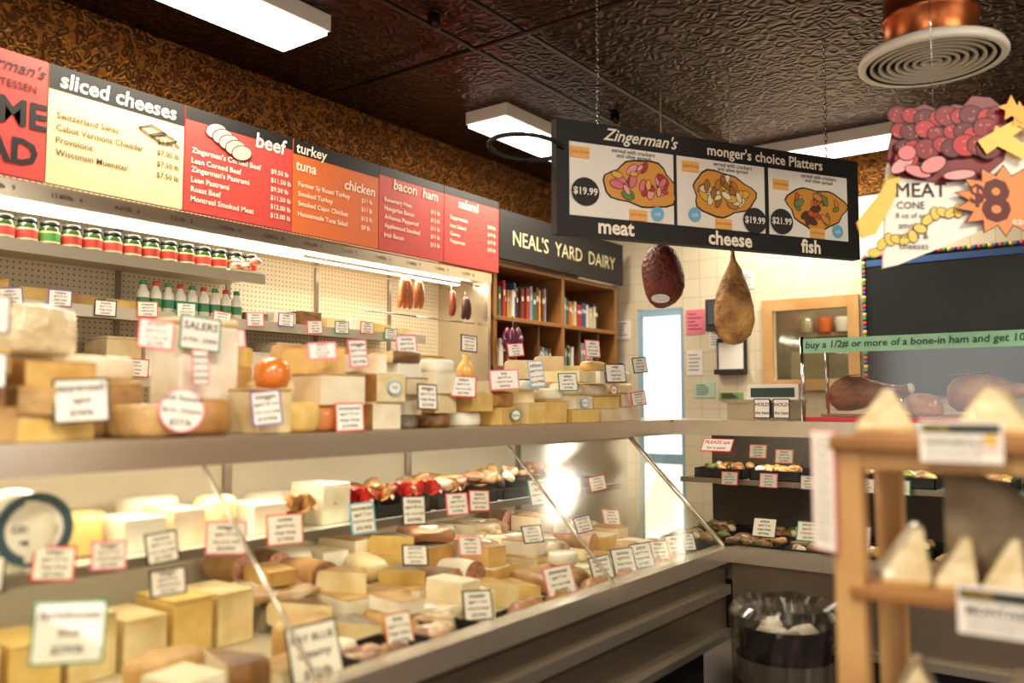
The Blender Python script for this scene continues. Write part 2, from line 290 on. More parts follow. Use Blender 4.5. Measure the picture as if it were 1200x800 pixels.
# ---------- jars, bottles, sausages on wall case ----------
jg=mat('2f4a1c',.15,coat=.6); lid=mat('1d1f1a',.3,.3)
def jar(x,y,z,g=jg,l=lid,s=1.,name='preserve_jar'):
    m=MB(); M=T(x,y,z)@Matrix.Scale(s,4); m.lathe([(0,0),(.036,0),(.04,.006),(.04,.07),(.033,.085)],g,M,16); m.lathe([(.034,.083),(.036,.085),(.036,.102),(.032,.105),(0,.105)],l,M,16)
    m.lathe([(.0408,.012),(.0408,.062)],mat('cfc49c',.5),M,16); m.lathe([(.0412,.02),(.0412,.054)],mat(random.choice(['b5382b','c9443a','a83a2a','4d8f3f']),.5),M,16); m.obj(name)
for i in range(16): jar(-3.64,1.32+i*.09,2.0455)
for i in range(14): jar(-3.76,1.36+i*.095,2.0455)
for i in range(9):
    m=MB(); M=T(-3.64,2.1+i*.062,1.806); m.lathe([(0,0),(.027,0),(.028,.09),(.014,.12),(.012,.13)],mat('e9e3d3',.3),M,14); m.lathe([(.013,.13),(.015,.13),(.015,.15),(0,.152)],mat(['3c8a5a','c23a2a'][i%2],.4),M,12); m.lathe([(.0285,.03),(.0285,.07)],mat('3f7f57',.5),M,14); m.obj('sauce_bottle')
def sausage(y,z,l,col,n,r=.016):
    m=MB()
    for i in range(n):
        o=(i-(n-1)/2)*r*2.0; sw=.25*(i-(n-1)/2)
        m.tube([(0,o*.3,0),(.01,o*.7,-l*.12),(.014,o,-l*.4),(.014,o+sw*.02,-l*.7),(.005,o+sw*.03,-l*.95),(0,o+sw*.03,-l)],[.005,r*.85,r,r,r*.75,.004],col,T(-3.6,y,z),12)
    m.tube([(0,0,.0),(0,.002,.03)],.0025,tanp,T(-3.6,y,z)); m.obj('hanging_sausage')
ch=mat('b85c2c',.35,n=(60,'d08040'),coat=.3); dk=mat('4a2a20',.5,n=(50,'6a4638'))
sausage(3.76,2.16,.19,ch,3,.019); sausage(3.88,2.16,.18,ch,2,.019); sausage(4.2,2.13,.17,mat('8f3f28',.4),1,.024); sausage(4.34,2.1,.15,dk,2,.02)
# ---------- cheese helpers ----------
def block(x,y,z,dx,dy,dz,a,b=None,rot=0,name='cheese_block',sd=None):
    m=MB(); M=T(x,y,z)@R(rot,'Z'); b=b or a
    m.box((-dx/2,-dy/2,0),(dx/2,dy/2,dz*.93),a,M,sd); m.box((-dx/2,-dy/2,dz*.93),(dx/2,dy/2,dz),b,M); return m.obj(name,min(.011,dz*.16),3)
def wheel(x,y,z,r,h,a,b=None,a0=0,a1=2*math.pi,M=None):
    m=MB(); k=min(.02,h*.25); pr=[(0,0),(r-k,0),(r-k*.3,k*.3),(r,k),(r*1.004,h/2),(r,h-k),(r-k*.3,h-k*.3),(r-k,h),(0,h)]
    full=abs(a1-a0-2*math.pi)<1e-4
    m.lathe(pr,a,M or T(x,y,z),36 if full else 18,a0,a1,b or a,nz=.006,ns=9,sd=random.random()*9); return m.obj('cheese_wheel' if full else 'cheese_wedge')
def log(x,y,z,l,r,a,rot=0,fl=.7,name='cheese_log'):
    m=MB(); m.blob(l/2,r,r*fl,a,T(x,y,z+r*fl*.95)@R(rot,'Z'),.12,12,sd=random.random()*9,e=.65); return m.obj(name)
def paper(x,y,z,w,h,c):
    m=MB(); M=fr((x,y,z),(.15,1,0)); m.disc(0,0,w,h,0,c,M); m.disc(0,0,w*.8,h*.8,.0006,cardw,M); m.text(random.choice(['ferme','lait cru','aop','dairy']),0,0,h*.5,ink,M,w=w*1.3); m.obj('cheese_label')
ZT=1.311
def stack(y,w,x,L,dx=.22,z=ZT):
    for kd,h,a,*b in L:
        b=b[0] if b else a; j=random.uniform(-.012,.012)
        if kd=='b': block(x-dx/2+j,y+j,z,dx,w*random.uniform(.85,1),h,a,b,random.uniform(-.12,.12),sd=random.choice([None,b,golden]))
        elif kd=='w': wheel(x-w/2+j,y+j,z,w/2,h,a)
        elif kd=='h': wheel(x-.02,y+j,z,w/2,h,a,b,math.pi*.5,math.pi*1.5)
        elif kd=='q': wheel(x-.01,y,z,.2,h,a,b,math.pi*.82,math.pi*1.2)
        elif kd=='p': wheel(x-.2,y-.03,z,.2,h,a,b,-.35,.4)
        elif kd=='l': log(x-.09,y+j,z,w,h/1.3,a,math.pi/2+random.uniform(-.1,.1))
        z+=h+.0008
F=-2.05
stack(.78,.2,F,[('b',.08,tanr),('b',.07,golden),('b',.06,dyel)])
stack(.985,.2,F,[('b',.06,yel,tanr),('b',.065,tanr,yel),('b',.06,dyel,tanr)])
stack(1.2,.18,F-.14,[('w',.075,tanr),('b',.07,tanr,yel),('w',.065,ivory)]); wheel(-2.12,1.24,ZT,.095,.085,tanr)
stack(1.42,.19,F,[('w',.1,golden)])
block(-2.3,1.5,ZT,.16,.2,.34,wht,pale); block(-2.12,1.60,ZT,.15,.12,.13,pale,tanr); wheel(-2.12,1.72,ZT,.085,.09,yel)
wheel(-2.32,1.83,ZT,.12,.16,pale,ivory)
m=MB(); m.lathe([(0,0),(.045,.004),(.056,.03),(.052,.07),(.03,.09),(0,.093)],mat('dc7c28',.25,coat=.6),T(-2.14,1.66,ZT+.132),24); m.obj('cheese_ball')
stack(1.88,.2,F,[('p',.08,org,yel),('b',.1,ivory,tanr),('q',.08,ivory,yel)],.16)
stack(2.07,.15,F,[('b',.09,ivory),('b',.1,pale,wht),('q',.06,yel,ivory)],.16)
stack(2.22,.13,F-.02,[('w',.045,gry),('b',.07,ivory),('b',.06,pale,gry),('b',.05,wht),('p',.04,brr,pale)],.15)
stack(2.38,.15,F,[('w',.05,brr),('b',.07,pale),('b',.08,ivory),('w',.045,wht)],.16)
stack(2.56,.17,F,[('w',.055,wht),('b',.07,yel,pale),('b',.05,pale,tanr)],.18)
stack(2.75,.18,F,[('b',.07,dyel,yel),('p',.06,golden,pale),('b',.045,yel)],.18)
stack(2.94,.16,F,[('b',.09,yel,pale),('q',.05,pale),('w',.04,wht)],.18)
stack(3.11,.15,F,[('b',.1,dyel),('w',.05,ivory)],.18)
stack(3.32,.2,F,[('b',.06,yel),('b',.06,ivory,pale),('l',.06,ivory),('b',.05,pale)],.18)
stack(3.56,.22,F,[('b',.06,pale),('b',.055,yel),('l',.06,ivory),('b',.06,wht),('l',.05,yel)],.18)
stack(3.82,.22,F-.02,[('b',.07,ivory),('b',.06,wht),('l',.06,pale),('l',.06,ivory)],.2)
for y,w,hs in [(.8,.2,(.12,.12)),(1.02,.2,(.1,.11)),(1.2,.17,(.12,.1)),(1.68,.14,(.12,.09,.06)),(2.0,.18,(.11,.1,.08)),(2.2,.17,(.12,.1,.08)),(2.4,.18,(.1,.1,.05)),(2.62,.19,(.1,.1,.08)),(2.86,.2,(.1,.11)),(3.1,.2,(.1,.05)),(3.35,.2,(.1,.1,.09)),(3.6,.2,(.12,.1,.1)),(3.84,.2,(.12,.1,.06))]:
    z=ZT
    for k,h in enumerate(hs):
        a=random.choice([pale,ivory,yel,tanr,wht,ivory,pale])
        if y!=1.02 and k==len(hs)-1 and random.random()<.6: wheel(-2.43+.09,y,z,.15,h,random.choice([tanr,gry,tanr,wht]),a,math.pi*.7,math.pi*1.3)
        else: block(-2.43,y+random.uniform(-.01,.01),z,.16,w*.93,h,a,random.choice([pale,yel,golden,brr]))
        z+=h+.0008
wrapc=mat('e8d9b4',.3,n=(12,'c4ac78'),bump=(14,.9,.03),coat=.9)
wheel(-2.48,1.03,ZT+.213,.2,.13,wrapc,wrapc,-.65,.65)
m=MB(); m.lathe([(0,0),(.035,.0),(.038,.035),(.02,.065),(.01,.08),(.014,.095),(0,.1)],mat('e2b45a',.3,coat=.3),T(-2.12,2.56,ZT+.18),18); m.obj('gourd_cheese')
for y,z in ((2.08,1.45),(2.77,1.35),(3.56,1.46),(3.3,1.4)): paper(-2.03,y,z,.03,.024,random.choice([blue,red,greenc]))
# ---------- price cards ----------
def card(m,M,w,h,bc,lines,ic=None,shape='r'):
    ic=ic or ink
    if shape=='o': m.disc(0,0,w/2,h/2,0,bc,M); m.disc(0,0,w*.46,h*.46,.0012,cardw,M); m.disc(0,0,w*.5,h*.5,-.002,bc,M)
    else:
        m.box((-w/2,-h/2,-.002),(w/2,h/2,0),bc,M); e=.005*min(1,w/.08); m.flat([(-w/2+e,-h/2+e),(w/2-e,-h/2+e),(w/2-e,h/2-e),(-w/2+e,h/2-e)],.0008,cardw,M)
    n=len(lines)
    for i,t in enumerate(lines):
        hh=h*.84/n; m.text(t,0,h*.42-hh*(i+.5),hh*(.66 if i==0 else .5),ic if i==0 or i==n-1 else brown,M,z=.0018,w=w*.84,shear=.1,off=.014)
names=['gouda','cheddar','fontina','comte','brie','manchego','taleggio','asiago','emmental','pecorino','tomme','raclette','havarti','gruyere','stilton']
def rl(n=4): return [random.choice(names)]+['aged %d mo'%random.randint(3,24),random.choice(['nutty & sweet','raw cow milk','tangy sheep'])][:n-2]+['$%d.99/lb'%random.randint(14,39)]
bcs=[red,pinkc,greenc,purple,orange,ink,red,pinkc]
def fx(x,y,z,j=.3,t=0): return fr((x,y,z),(math.sin(j),math.cos(j),0),(-math.sin(t)*math.cos(j),math.sin(t)*math.sin(j),math.cos(t)))@R(random.uniform(-.12,.12),'Z')
m=MB()
for (y,z,w,h,c,l,j,x) in [(1.21,1.575,.09,.078,red,None,.3,-2.03),(1.02,1.405,.12,.105,ink,['appenzell','aged','$34/lb'],.4,-2.02),(.83,1.6,.11,.09,brown,None,.5,-2.1),(.8,1.47,.1,.08,ink,None,.4,-2.02),
 (1.45,1.60,.12,.1,greenc,['SALERS','$19/lb - $38/lb'],.2,-2.2),(1.42,1.5,.05,.1,pinkc,None,.1,-2.15),(1.55,1.385,.085,.1,purple,None,.5,-2.02),(1.77,1.56,.09,.055,pinkc,None,.5,-2.04),(1.86,1.355,.09,.09,red,None,.6,-2.01),
 (1.93,1.56,.07,.09,pinkc,None,.2,-2.05),(2.21,1.60,.085,.08,pinkc,None,.3,-2.1),(2.21,1.42,.085,.09,ink,None,.2,-2.0),(2.44,1.46,.1,.08,red,None,.6,-2.03),(2.68,1.49,.12,.08,pinkc,None,.6,-2.02),(2.9,1.52,.07,.11,blue,None,.5,-2.02),(3.14,1.49,.1,.08,greenc,None,.4,-2.02),(2.68,1.64,.08,.07,ink,None,.3,-2.2),(3.56,1.54,.13,.09,ink,None,.3,-2.02),(3.4,1.65,.09,.08,pinkc,None,.3,-2.05),(3.86,1.59,.1,.08,ink,None,.3,-2.05),(3.75,1.42,.1,.07,red,None,.3,-2.0),(3.0,1.63,.09,.06,red,None,.3,-2.2),(1.62,1.6,.1,.06,pinkc,None,.3,-2.3)]:
    card(m,fx(x,y,z,j,.12),w,h,c,l or rl())
card(m,fx(-2.0,1.27,1.38,.4,.1),.115,.115,pinkc,['old house','farm cheese','$27/lb'],shape='o')
m.obj('counter_price_cards')
m=MB()
for i in range(13): card(m,fx(-3.53,1.3+i*.19,1.80+(i%3)*.012,.2),.09,.07,random.choice(bcs),rl())
for i in range(12): card(m,fx(-3.48,1.2+i*.26,1.55,.2),.12,.08,random.choice(bcs),rl())
m.obj('shelf_price_cards')
for i in range(16):
    y=1.1+i*.18
    if not 2.05<y<2.7: block(-3.72,y,1.806,.16,.14,random.uniform(.04,.09),random.choice([pale,wht,yel,tanr,gry,brr,dyel]))
    block(-3.7,y,1.516,.2,.16,random.uniform(.08,.2),random.choice([pale,wht,yel,tanr,ivory,brr]))
m=MB(); m.box((-3.7,2.5,2.0465),(-3.56,2.71,2.055),whitem)
for k in range(9): m.blob(.035,.03,.022,mat('b0603a',.3,n=(25,'d9a07a'),coat=.4),T(-3.63+random.uniform(-.04,.04),2.6+random.uniform(-.07,.07),2.075+.012*(k%4)),.2,20)
m.obj('meat_plate')
# ---------- left deli case ----------
def tray(m,x0,x1,y0,y1,z,h=.05):
    m.box((x0,y0,z),(x1,y1,z+.006),blk2); m.box((x0,y0,z),(x0+.006,y1,z+h),blk2); m.box((x1-.006,y0,z),(x1,y1,z+h),blk2); m.box((x0,y0,z),(x1,y0+.006,z+h),blk2); m.box((x0,y1-.006,z),(x1,y1,z+h),blk2)
inner=mat('d6cab0',.4)
m=MB(); A,B=-.8,3.66
m.box((-2.6,A,1.27),(-2.0,4.65,1.31),steelL); m.box((-2.015,A,1.235),(-1.99,4.11,1.30),steelL)
m.box((-2.6,A,.1),(-2.56,4.65,1.27),inner); m.box((-2.56,A,.62),(-1.55,B,.70),inner)
m.box((-1.57,A,.70),(-1.5,B,.765),steelL); m.box((-1.55,A,.40),(-1.53,B,.70),steelD); m.box((-1.555,A,.56),(-1.505,B,.60),steel); m.box((-2.5,A,0),(-1.64,B,.40),blk2); m.box((-1.56,A,.38),(-1.49,B,.41),steel)
G=[(-2.003,1.24),(-1.535,.765)]
for y0,y1 in ((A,.1),(.1,1.335),(1.335,2.675),(2.675,B)):
    m.add([(G[0][0],y0+.003,G[0][1]),(G[1][0],y0+.003,G[1][1]),(G[1][0],y1-.003,G[1][1]),(G[0][0],y1-.003,G[0][1])],[(0,1,2,3)],GLC)
for y in (.1,1.335,2.675,3.655): m.tube([(G[0][0],y,G[0][1]),(G[1][0],y,G[1][1])],.006 if y<3.6 else .011,steelL,seg=6)
m.add([(-2.0,B,1.24),(-1.54,B,.76),(-2.56,B,.76),(-2.56,B,1.24)],[(0,1,2,3)],GL)
m.box((-2.5,A,1.0),(-2.06,B,1.008),mat('dfe0d0',.1)); m.box((-2.062,A,.985),(-2.055,B,1.012),steel)
for y in (0,.9,1.8,2.7,3.5): m.box((-2.55,y-.01,.97),(-2.1,y+.01,1.0),steel); m.box((-2.56,y-.015,.7),(-2.545,y+.015,1.26),steel)
m.box((-2.16,A+.05,1.24),(-2.12,B-.05,1.262),lampm); m.obj('refrigerated_deli_case')
CC=(1,.94,.82)
area('case_lamp',(-2.12,1.4,1.235),.06,4.4,16,(0,.25,0),CC); area('case_shelf_lamp',(-2.2,1.4,.98),.05,4.4,6,(0,.3,0),CC)
# contents
sal=mat('a0604a',.4,n=(60,'d0a088'),coat=.3); ham=mat('d8a682',.35,n=(15,'bd8058'),coat=.5,bump=(25,.4)); beef=mat('7a4430',.4,n=(20,'a06a48'),coat=.4,bump=(30,.4)); tanm=mat('cda068',.4,n=(12,'a07440'),coat=.5,bump=(25,.4)); pepm=mat('b8281e',.3,coat=.5); pkg=mat('ecdfc2',.25,n=(10,'caa476',.12),bump=(18,.8,.02),coat=.9); drk=mat('2f2420',.4)
Z1=1.009
wheel(0,0,0,.095,.09,wht,M=T(-2.16,.93,Z1+.095)@R(math.pi/2,'Y')@R(.35,'X'))
m=MB(); M=fx(-2.064,.945,Z1+.1,.12); m.disc(0,0,.085,.085,0,mat('3f5a64',.5),M,n=28); m.disc(0,0,.062,.062,.001,cardw,M,n=28); m.text('GRUYERE',0,.0,.03,ink,M,w=.1,off=.02); m.disc(0,-.03,.03,.006,.002,ink,M); m.obj('cheese_label')
y=1.08
for a,w,h,k in [(yel,.09,.11,1),(wht,.12,.09,0),(ivory,.1,.1,0),(pale,.12,.12,1),(wht,.12,.09,0),(gry,.1,.08,1),(ivory,.12,.13,0)]:
    (wheel(-2.2,y+w/2,Z1,w/2,h,a) if k else block(-2.2,y+w/2,Z1,.16,w,h,a)); y+=w+.02
for i in range(9): wheel(-2.4,.1+i*.22,Z1,.09,random.uniform(.06,.12),random.choice([wht,ivory,pale,golden]))
for i in range(5): block(-2.2,-.1+i*.17,Z1,.18,.14,random.uniform(.06,.13),random.choice([wht,ivory,pale,gry]))
K=[0]
def item(x,y,z,pal=None,s=1.,kinds='ppsbbwwrrlmm'):
    k=random.choice(kinds); r=random.uniform(-.5,.5); K[0]+=1
    if k in 'pm':
        m=MB(); c=random.choice([pkg,tanm,pkg,pale,ham]) if k=='p' else random.choice(pal or [ham,tanm]); h=random.uniform(.015,.028)*s
        m.blob(.1*s,.065*s,h,c,T(x,y,z+h*.97)@R(r,'Z'),.45,18,28,sd=K[0],e=.5)
        M=T(x+.02,y,z+h*2.0)@R(r+1.2,'Z'); m.box((-.03*s,-.02*s,-.004),(.03*s,.02*s,.001),cardw,M); m.obj('wrapped_meat'); return h*2
    if k=='s':
        rr=random.uniform(.032,.042)*s; l=random.uniform(.12,.17)*s; m=MB(); M=T(x+l/2,y,z+rr)@R(r*.5,'Z')@R(-math.pi/2,'Y')
        m.lathe([(rr,0),(rr*1.02,l*.5),(rr*.8,l*.9),(rr*.3,l),(0,l)],random.choice([tanm,brr,wht]),M,18,nz=.003,ns=30); m.lathe([(0,0),(rr,0)],random.choice([sal,ham,sal]),M,18); m.obj('cured_meat_log'); return rr*1.9
    if k=='b': h=random.uniform(.04,.07)*s; block(x,y,z,.15*s,.085*s,h,random.choice([pale,ivory,yel,wht,dyel]),random.choice([tanr,ivory,tanr]),r*.4); return h
    if k=='w': h=random.uniform(.04,.065)*s; wheel(x+.07*s,y,z,.16*s,h,random.choice([golden,gry,wht,brr,tanr]),random.choice([pale,ivory,yel]),math.pi-.35,math.pi+.35); return h
    if k=='r': h=random.uniform(.035,.055)*s; wheel(x,y,z,.055*s,h,random.choice([wht,ivory,tanr,golden,tanr])); return h
    if k=='l': log(x,y,z,.2*s,.04*s,random.choice([tanm,pale,tanr,tanr]),r,.75); return .06*s
for i in range(4):
    m=MB(); tray(m,-2.45,-2.1,1.98+i*.4,2.34+i*.4,Z1,.04)
    for k in range(18):
        c=[[pepm,beef,tanm],[sal,tanm,pkg],[ham,tanm,pkg],[beef,drk,tanm]][i][k%3]; m.blob(random.uniform(.03,.06),.03,random.uniform(.012,.03),c,T(-2.4+random.random()*.24,2.02+i*.4+random.random()*.27,Z1+.04+random.random()*.05)@R(random.random()*3,'Z')@R(random.uniform(-.8,.8),'X'),.5,30,12,sd=k,e=.7)
    m.obj('meat_tray')
for i in range(7):
    m=MB(); x,y=-2.15+random.uniform(-.03,.03),1.78+i*.12
    for k in range(6): m.lathe([(0,0),(.012,.01),(.026,.04),(.03,.046)],pepm if i%3 else tanm,T(x,y,Z1+.0+.06)@R(k*1.05,'Z')@R(1.1,'X'),8)
    m.tube([(x,y,Z1),(x,y,Z1+.06)],.006,greenc); m.obj('pepper_bunch')
Z0=.701
for i in range(10):
    y=.3+i*.14
    if i%3==0: wheel(-1.98,y+.05,Z0,.12,.1,random.choice([tanr,tanr,gry]),ivory,math.radians(-60),math.radians(60))
    wheel(-1.9,y,Z0,.2,random.uniform(.05,.1),random.choice([gry,tanr,wht,brr]),random.choice([pale,ivory,yel]),-.3,.3) if i%2 else block(-1.76,y,Z0,.14,.12,random.uniform(.05,.11),random.choice([pale,ivory,yel,wht]),random.choice([tanr,ivory]),random.uniform(-.15,.15))
    block(-2.25,y,Z0,.2,.12,random.uniform(.1,.18),random.choice([pale,tanr,yel,wht]))
riser=mat('c9bfa8',.4)
for xi,(x,zb,s) in enumerate(((-1.83,0,1.3),(-2.04,.03,1.35),(-2.26,.07,1.45),(-2.45,.11,1.3))):
    y=1.74
    while y<3.55:
        z=Z0+.001
        if zb: 
            block(x,y,Z0,.13,.1,zb,riser,name='riser_tray'); z=Z0+zb+.001
        kk='ppbbwwwrrlls' if y<2.6 else 'pppsbwwlrpl'
        h=item(x,y,z,s=s,pal=[tanm,ham,pkg],kinds=kk)
        if random.random()<.4 and x>-2.3: item(x,y+.02,z+h,s=s*.8,kinds='prbw')
        y+=.1*s
for i in range(6):
    m=MB(); y=2.3+i*.22; tray(m,-1.7,-1.58,y-.09,y+.09,Z0,.03)
    for k in range(7): m.lathe([(0,0),(.035,0),(.036,.004),(0,.005)],random.choice([ham,sal,tanm]),T(-1.64,y-.06+k*.018,Z0+.03)@R(1.1,'X'),14)
    m.obj('sliced_meat_tray')
for y in (1.62,1.88):
    m=MB(); tray(m,-1.74,-1.58,y-.1,y+.11,Z0,.06)
    for k in range(10): m.blob(.03,.03,.02,random.choice([beef,ham,tanm,pkg]),T(-1.66+random.uniform(-.04,.04),y+random.uniform(-.07,.07),Z0+.04),.4,30,10,sd=k,e=.7)
    m.obj('meat_tray')
m=MB()
for y,w,h,c in [(.98,.09,.08,red),(1.11,.08,.07,pinkc),(1.25,.08,.08,ink),(1.27,.09,.07,ink),(1.44,.11,.09,pinkc),(1.64,.11,.09,orange),(1.95,.085,.1,blue),(2.19,.09,.1,ink),(2.42,.09,.08,pinkc),(2.55,.09,.08,red),(2.96,.12,.11,greenc),(.82,.1,.08,ink),(3.2,.1,.08,ink),(3.42,.1,.07,red)]:
    card(m,fx(-2.04,y,1.03 if y!=1.27 else .94,.35,.2),w,h,c,rl())
for y,w,h,c,l in [(.86,.13,.12,greenc,["farmhouse",'blue','$29/lb']),(1.42,.13,.15,ink,['BAY BLUE','creamy','$32/lb']),(1.71,.08,.09,orange,None),(2.05,.1,.09,ink,None),(2.5,.12,.1,pinkc,None),(2.78,.1,.09,ink,None),(2.95,.11,.1,ink,None),(3.1,.11,.1,ink,None),(3.25,.1,.08,red,None),(3.4,.1,.09,ink,None),(3.52,.09,.08,ink,None)]:
    card(m,fx(-1.645 if y>1 else -1.72,y,.79 if y>1 else .95,.4,.35),w,h,c,l or rl())
for y,x,z in [(2.7,-1.9,.90),(2.9,-1.9,.91),(3.1,-1.92,.89),(3.3,-1.9,.9),(2.35,-1.92,.9),(2.1,-1.95,.9)]: card(m,fx(x,y,z,.4,.4),.09,.07,random.choice(bcs),rl())
m.obj('case_price_cards')
# ---------- right deli case ----------
m=MB(); A,B=-1.995,1.2; dkin=mat('544c42',.4)
m.box((A,4.13,1.27),(B,4.65,1.31),steelL); m.box((-1.99,4.11,1.235),(B,4.135,1.31),steelL)
m.box((A,4.61,.1),(B,4.65,1.27),dkin); m.box((A,3.68,.62),(B,4.61,.70),dkin)
m.box((-1.5,3.64,.70),(B,3.70,.765),steelL); m.box((-1.5,3.665,.40),(B,3.685,.70),steelD); m.box((-1.5,3.76,0),(B,4.5,.4),blk2); m.box((-1.48,3.62,.38),(B,3.69,.41),steel)
for x0,x1 in ((A,-1.3),(-1.3,-.1),(-.1,B)): m.add([(x0,4.125,1.24),(x0,3.665,.765),(x1-.006,3.665,.765),(x1-.006,4.125,1.24)],[(0,1,2,3)],GLC)
m.box((A,4.2,1.0),(B,4.6,1.008),mat('9fb5ae',.1)); m.box((A,4.195,.985),(B,4.2,1.012),steel); m.box((A,4.2,1.245),(B,4.24,1.262),lampm); m.obj('refrigerated_deli_case')
area('case_lamp',(-.5,4.22,1.235),2.6,.05,9,(.2,0,0),CC)
for i in range(9):
    x=-1.8+i*.3
    for (yy,zz) in ((4.25,Z1),(3.85,Z0),(4.2,Z0)):
        m=MB(); tray(m,x-.13,x+.13,yy-.02,yy+.3 if yy>4.2 else yy+.25,zz,.05)
        for k in range(14): m.blob(random.uniform(.025,.045),.025,.02,random.choice([beef,tanm,tanr,mat('6f7a3a'),ivory,tanr,brr]),T(x+random.uniform(-.1,.1),yy+.02+random.random()*.2,zz+.05)@R(random.random()*3,'Z'),.5,30,10,sd=k)
        m.obj('prepared_food_tray')
def fy(x,y,z,j=0,t=0): return fr((x,y,z),(math.cos(j),math.sin(j),0),(0,math.sin(t),math.cos(t)))
m=MB()
card(m,fy(-1.72,4.04,1.19,0,.7),.16,.08,red,['PLEASE ask','for a taste'],red)
for x,z in [(-1.55,1.16),(-1.42,1.14),(-1.3,1.02),(-1.7,1.02),(-1.5,1.02),(-1.05,1.02),(-.9,1.02)]: card(m,fy(x,4.14,z,0,.2),.09,.07,random.choice(bcs),rl())
for x in (-1.4,-1.2,-1.0,-.85): card(m,fy(x,3.8,.84,0,.4),.11,.09,random.choice(bcs),rl())
m.obj('case_price_cards')
# ---------- counter-top glass display with hams ----------
m=MB(); x0,x1,y0,y1=-1.34,.9,4.2,4.6
m.box((x0,y0,1.311),(x1,y1,1.33),mat('c8303c',.4)); 
for (a,b) in ((x0,y0),(x1,y0),(x0,y1),(x1,y1),(-.25,y0)): m.tube([(a,b,1.31),(a,b,1.72)],.011,chrome)
m.box((x0,y0,1.702),(x1,y1,1.71),mat('bfe0cf',.1)); 
for P in ([(x0,y0,1.33),(x1,y0,1.33),(x1,y0,1.70),(x0,y0,1.70)],[(x0,y0,1.33),(x0,y1,1.33),(x0,y1,1.70),(x0,y0,1.70)]): m.add(P,[(0,1,2,3)],GLC)
grs=mat('a9d6b4',.5,n=(9,'86bd96')); m.box((x0,y0-.006,1.64),(x1,y0-.002,1.71),grs)
M=fy(x0,y0-.008,1.675); m.text('buy a 1/2# or more of a bone-in ham and get 10% off a pound of cheese, all week long',.02,0,.034,mat('2a5040',.7),M,z=.001,al='L',off=.012,shear=.1)
m.obj('glass_ham_display')
hamm=mat('9a5a34',.4,n=(12,'5a2a18'),bump=(25,.8,.02),coat=.3); fat=mat('e6cfa4',.4,n=(18,'cfae7c')); bone=mat('efe6cf',.5)
def hamleg(M,L,w,mt,cutf=False):
    m=MB(); pr=[(0,0),(.25,.02),(.42,.1),(.5,.25),(.47,.42),(.36,.58),(.22,.72),(.15,.84),(.14,.93),(.17,.98),(0,1)]
    if not cutf: pr=[(0,0),(.22,.02),(.4,.09),(.5,.22),(.5,.36),(.42,.5),(.3,.63),(.2,.74),(.13,.83),(.1,.91),(.1,.95),(.13,.985),(0,1)]
    MM=M@Matrix.Scale(.8,4,(0,1,0)); m.lathe([(r*w,z*L) for r,z in pr],mt,MM,26,nz=w*.1,ns=9,sd=random.random()*5)
    if cutf:
        m.lathe([(0,L*.97),(.022,L*.98),(.026,L*1.02),(.016,L*1.05),(0,L*1.06)],bone,MM,12)
        C=M@T(-w*.46,0,L*.27)@R(-math.pi/2,'Y'); m.disc(0,0,L*.2,w*.24,.012,fat,C); m.disc(0,0,L*.17,w*.19,.014,mat('b04a3a',.35,n=(14,'8a2f28'),coat=.4),C); m.disc(L*.03,0,.014,.014,.016,bone,C)
    return m
def stand(x,y):
    m=MB(); m.box((x-.02,y-.08,1.3305),(x+.40,y+.08,1.345),wood); m.tube([(x+.34,y,1.345),(x+.34,y,1.42)],.008,chrome); m.obj('ham_stand',.003)
def lay(x,y,z,L,w,mt,s=True):
    hamleg(T(x,y,z)@R(math.pi/2-.1,'Y'),L,w,mt,True).obj('cured_ham')
    if s: stand(x,y)
lay(-1.28,4.42,1.43,.38,.175,hamm); lay(-.74,4.4,1.43,.38,.18,mat('c99a68',.4,n=(8,'8a4a2a'),bump=(25,.8,.02))); lay(-.05,4.4,1.43,.4,.18,hamm)
m=MB(); m.blob(.08,.05,.055,mat('d8b89c',.4,n=(10,'b07a62',.1),coat=.5),T(-.83,4.38,1.39),.25,14,20,e=.7); m.obj('deli_meat_piece')
# hanging hams
m=MB(); m.blob(.12,.11,.175,mat('7c2c18',.5,n=(14,'4e180e'),bump=(40,.8,.02)),T(-2.08,4.19,2.085),.15,8,28)
m.tube([(-2.08,4.19,2.25),(-2.08,4.19,3.2)],.004,tanp); m.disc(0,0,.05,.026,0,cardw,fr((-2.04,4.08,1.95),(.8,.6,0),(-.15,.2,1))); m.obj('hanging_ham')
hp=mat('d0a058',.55,n=(9,'8a5628',.12),bump=(28,.9,.03))
m=hamleg(T(-1.77,4.41,1.71),.56,.215,hp); m.tube([(-1.77,4.41,2.24),(-1.77,4.41,3.2)],.004,tanp); m.obj('hanging_ham')
